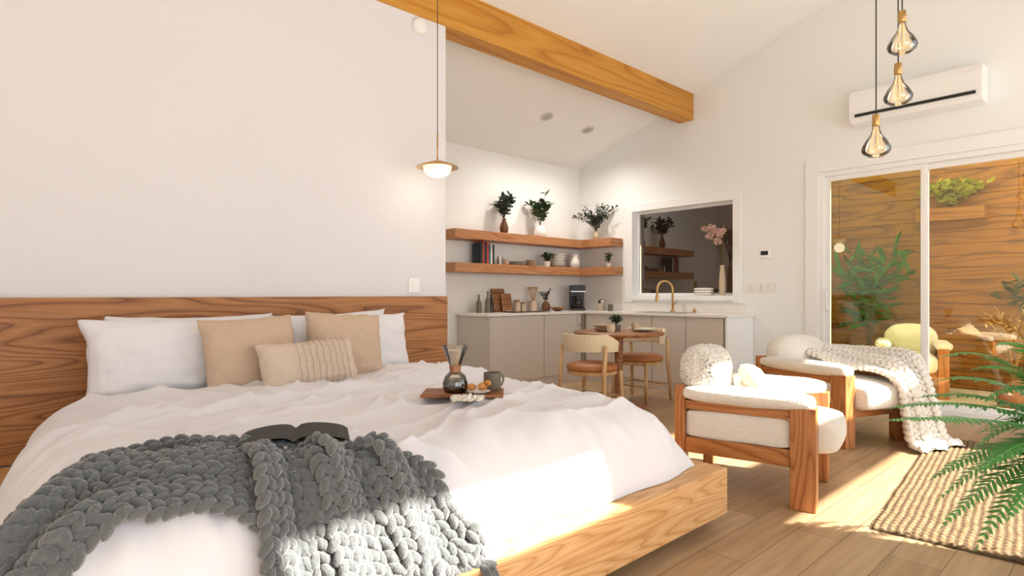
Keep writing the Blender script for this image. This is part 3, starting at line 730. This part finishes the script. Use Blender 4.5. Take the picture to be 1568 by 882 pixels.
# ---------------------------------------------------------------- armchairs
def armchair(loc,rz,w=.80,dp=.80,roll=False,name='lounge_armchair'):
    e=empty(name,loc,rz)   # origin front-left corner, faces -y
    for nm,x0,x1 in (('left',0,.10),('right',w-.10,w)):
        box(nm+'_front_leg',(x0,0,0),(x1,.125,.535),M['arm'],e,.005)
        box(nm+'_back_leg',(x0+.01,dp-.06,0),(x1-.01,dp,.60),M['arm'],e,.005)
        boxes(nm+'_rails',[((x0+.02,.125,.465),(x1-.02,dp-.06,.515)),((x0+.02,.125,.215),(x1-.02,dp-.06,.305))],M['armh'],e,.005)
        soft(nm+'_side_panel',(x0+.03,.127,.308),(x1-.03,dp-.062,.462),M['boucle'],e,.004,.012)
        soft(nm+'_arm_pad',(x0-.015,.02,.515),(x1+.035,dp-.05,.605),M['boucle'],e,.008,.04)
    boxes('cross_rails',[((.10,.03,.215),(w-.10,.07,.29)),((.10,dp-.05,.22),(w-.10,dp-.01,.45))],M['armh'],e,.004)
    soft('seat_cushion',(.105,-.09,.27),(w-.105,dp-.10,.465),M['boucle'],e,.02,.06)
    if roll:
        soft('back_cushion',(.10,dp-.24,.44),(w-.08,dp-.04,.70),M['boucle'],e,.02,.09,rot=(R(-3),0,0))
        V=[];F=[];EV,EF=ell(1,1,5,4); rn=random.Random(3)
        for k in range(4200):
            g_=Vector((rn.gauss(0,1),rn.gauss(0,1),rn.gauss(0,1))).normalized()
            q=Vector([math.copysign(abs(c)**.78,c) for c in g_])
            c=Vector((.215+q.x*.185,dp-.13+q.y*.125,.665+q.z*.150)); r=rn.uniform(.006,.011); b=len(V)
            c+=g_*(.012*noise.noise(c*14)+rn.uniform(-.003,.006))
            V+=[c+v*r for v in EV]; F+=[tuple(i+b for i in f) for f in EF]
        mesh('sheepskin_fleece',V,F,M['knitw'],e,True)
        soft('sheepskin_body',(.035,dp-.25,.518),(.395,dp-.01,.812),M['knitw'],e,.012,.11,lump=.008)
    else:
        soft('back_cushion',(.09,dp-.27,.42),(w-.09,dp-.03,.80),M['boucle'],e,.03,.10,rot=(R(-4),0,0))
    return e
ac1=armchair((3.16,1.15,0),R(14),.70,.74,True)
pillow('accent_cushion',.30,.27,.12,(3.47,1.60,.59),(R(-38),R(8),R(20)),M['cream'],None,n=24,seed=11)
rz2=math.atan2(-.34,.94)
ac2=armchair((4.62,1.48,0),rz2,.74,.86)
ex=Vector((math.cos(rz2),math.sin(rz2),0)); ey=Vector((-ex.y,ex.x,0)); o2=Vector((4.62,1.48,0))
def L2(x,y,z): 
    p=o2+ex*x+ey*y; return Vector((p.x,p.y,z))
ea=spline([L2(.34,.62,.64),L2(.37,.30,.55),L2(.40,.02,.52),L2(.40,-.13,.44),L2(.40,-.18,.22),L2(.40,-.22,.03),L2(.38,-.34,.03)],90)
eb=spline([L2(.74,.74,.67),L2(.76,.40,.66),L2(.77,.05,.64),L2(.77,-.06,.48),L2(.79,-.12,.24),L2(.82,-.18,.04),L2(.84,-.30,.03)],90)
cols=[]
for c in range(10):
    s=c/9; cols.append([ea[k].lerp(eb[k],s)+Vector((0,0,.02*math.sin(s*12+k*.05)))+ey*(.03*math.sin(s*12)) for k in range(min(len(ea),len(eb)))])
for cc in cols:
    for v in cc: v.z=max(v.z,.034)
knit('white_knit_throw',[cols],M['knitw'],.044,.018)

# ---------------------------------------------------------------- rug
RW,RH=2.4,1.9
p_=.032; nx=int(RW/.008); ny=int(RH/.008); V=[];F=[]
for j in range(ny+1):
    for i in range(nx+1):
        x=RW*i/nx; y=-RH*j/ny
        row=math.floor(y/p_); ph=.5*(row%2)
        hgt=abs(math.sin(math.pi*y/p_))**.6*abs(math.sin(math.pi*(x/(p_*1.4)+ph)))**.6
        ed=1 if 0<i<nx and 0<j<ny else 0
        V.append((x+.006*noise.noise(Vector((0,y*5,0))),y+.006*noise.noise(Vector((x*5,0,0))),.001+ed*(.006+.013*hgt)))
for j in range(ny):
    for i in range(nx):
        a=j*(nx+1)+i; F.append((a,a+1,a+nx+2,a+nx+1))
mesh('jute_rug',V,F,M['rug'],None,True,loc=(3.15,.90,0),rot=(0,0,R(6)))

# ---------------------------------------------------------------- fern
def fern(name,loc,zc,fronds,potr,poth,m):
    e=empty(name,loc)
    lathe('pot',[(potr*.75,0),(potr,.03),(potr,poth),(potr*.92,poth),(potr*.9,poth-.03),(0,poth-.03)],(0,0,0),M['whitec'],e,36)
    V=[];F=[];ts=[]
    for (a,ln,rise,drp) in fronds:
        d=Vector((math.cos(a),math.sin(a),0)); n=max(16,int(ln/.016)); pts=[]
        for k in range(n+1):
            t=k/n; pts.append(Vector((0,0,zc))+d*(ln*(t**.95))+Vector((0,0,rise*math.sin(t*math.pi*.5)-drp*t*t)))
        ts.append((pts,[.003*(1-.8*k/n) for k in range(n+1)]))
        for k in range(3,n+1):
            p=pts[k]
            t=k/n; tg=(pts[min(k+1,n)]-pts[k-1]).normalized(); sd=tg.cross(Vector((0,0,1))).normalized()
            l=.105*math.sin(math.pi*min(1,(t*.92+.10)))**.7*(1.05-t*.35); wv=.0085
            for s in (-1,1):
                dr=(sd*s+tg*.5+Vector((0,0,-.15+random.uniform(-.15,.15)))).normalized(); b=len(V)
                V+=[p-tg*wv*.6,p+dr*l*.4-tg*wv,p+dr*l,p+dr*l*.4+tg*wv,p+tg*wv*.6]
                F+=[(b,b+1,b+3,b+4),(b+1,b+2,b+3)]
    tubes('rachises',ts,M['fern'],e,5); mesh('fronds',V,F,m,e)
rnd=random.Random(8); fr=[]
for i in range(26):
    fr.append((rnd.uniform(0,6.28),rnd.uniform(.30,.46),rnd.uniform(.1,.36),rnd.uniform(.15,.40)))
vl=math.atan2(.674,-.738)   # towards the bed
fr+=[(vl+.05,.86,.13,.05),(vl-.22,.74,.20,.12),(vl+.35,.56,.04,.28),(vl-.3,.54,.04,.34),(vl-.1,.62,.06,.24),(vl-.15,.56,.42,.12),(vl+.2,.50,.46,.10),(vl-.5,.52,.30,.12),(vl-.05,.60,-.02,.34),(vl+.12,.54,.0,.40),(vl+.0,.50,.36,.10),(vl-.35,.60,.22,.10),(vl+.25,.62,.10,.18)]
fern('potted_fern',(3.12,.12,.02),.56,fr,.14,.50,M['fern'])

# ---------------------------------------------------------------- patio
def tpot(r,h): return lambda e:lathe('pot',[(r*.75,0),(r,h),(r*.9,h),(r*.88,h-.04),(0,h-.04)],(0,0,0),M['terra'],e)
leafy('outdoor_palm',(8.5,2.45,-.009),tpot(.2,.35),2.0,.5,18,.30,M['palm'],M['stem'],41,10,.2,.3,.3,xmax=8.95)
leafy('outdoor_shrub',(8.55,.75,-.009),tpot(.2,.3),1.7,.5,22,.14,M['leaf'],M['stem'],42,16,.5,.25,.3,xmax=8.95)
leafy('outdoor_grass',(7.6,.92,-.009),tpot(.15,.22),1.2,.3,40,.09,M['grass'],M['grass'],43,4,.25,.2,.3)
leafy('reflection_planter',(8.86,1.66,2.05),lambda e:box('trough',(-.12,-.35,-.02),(.13,.35,.14),M['fence'],e,.01),.55,.42,32,.095,M['leafy'],M['stem'],44,18,.6,.10,.35,xmax=8.97)  # planter added to stand in for bright foliage reflected in the door glass
armchair((7.50,2.08,-.009),R(-75),.66,.70,False,'chair_reflection_stand_in')  # chair added outside to stand in for the armchair's reflection in the glass

# ---------------------------------------------------------------- light
wd=bpy.data.worlds.new('World'); S.world=wd; wd.use_nodes=True
bg=wd.node_tree.nodes['Background']; bg.inputs['Color'].default_value=(.91,.96,1,1); bg.inputs['Strength'].default_value=2.5
sd=bpy.data.lights.new('sun','SUN'); sd.energy=18; sd.angle=R(.6); sd.color=(1,.93,.82)
so=bpy.data.objects.new('sun',sd); COL.objects.link(so); so.rotation_euler=Vector((-.3,.75,-.58)).to_track_quat('-Z','Y').to_euler()
for x,y in ((4.96,4.82),(5.73,4.84)):
    l=bpy.data.lights.new('downlight','SPOT'); l.energy=50; l.spot_size=R(150); l.spot_blend=1; l.shadow_soft_size=.06; l.color=(1,.94,.87)
    o=bpy.data.objects.new('downlight_lamp',l); COL.objects.link(o); o.location=(x,y,cz(y)-.05)
l=bpy.data.lights.new('pendant','POINT'); l.energy=1; l.shadow_soft_size=.08; l.color=(1,.85,.68)
o=bpy.data.objects.new('pendant_glow',l); COL.objects.link(o); o.location=(2.46,3.50,1.90)

cam=bpy.data.cameras.new('camera'); co=bpy.data.objects.new('camera',cam); COL.objects.link(co)
co.location=(0,0,1.13); co.rotation_euler=(R(90),0,R(-42.4)); cam.sensor_width=36; cam.lens=20.46; cam.shift_y=.0057; cam.clip_start=.05
S.camera=co
S.view_settings.view_transform='Standard'
S.view_settings.exposure=.33
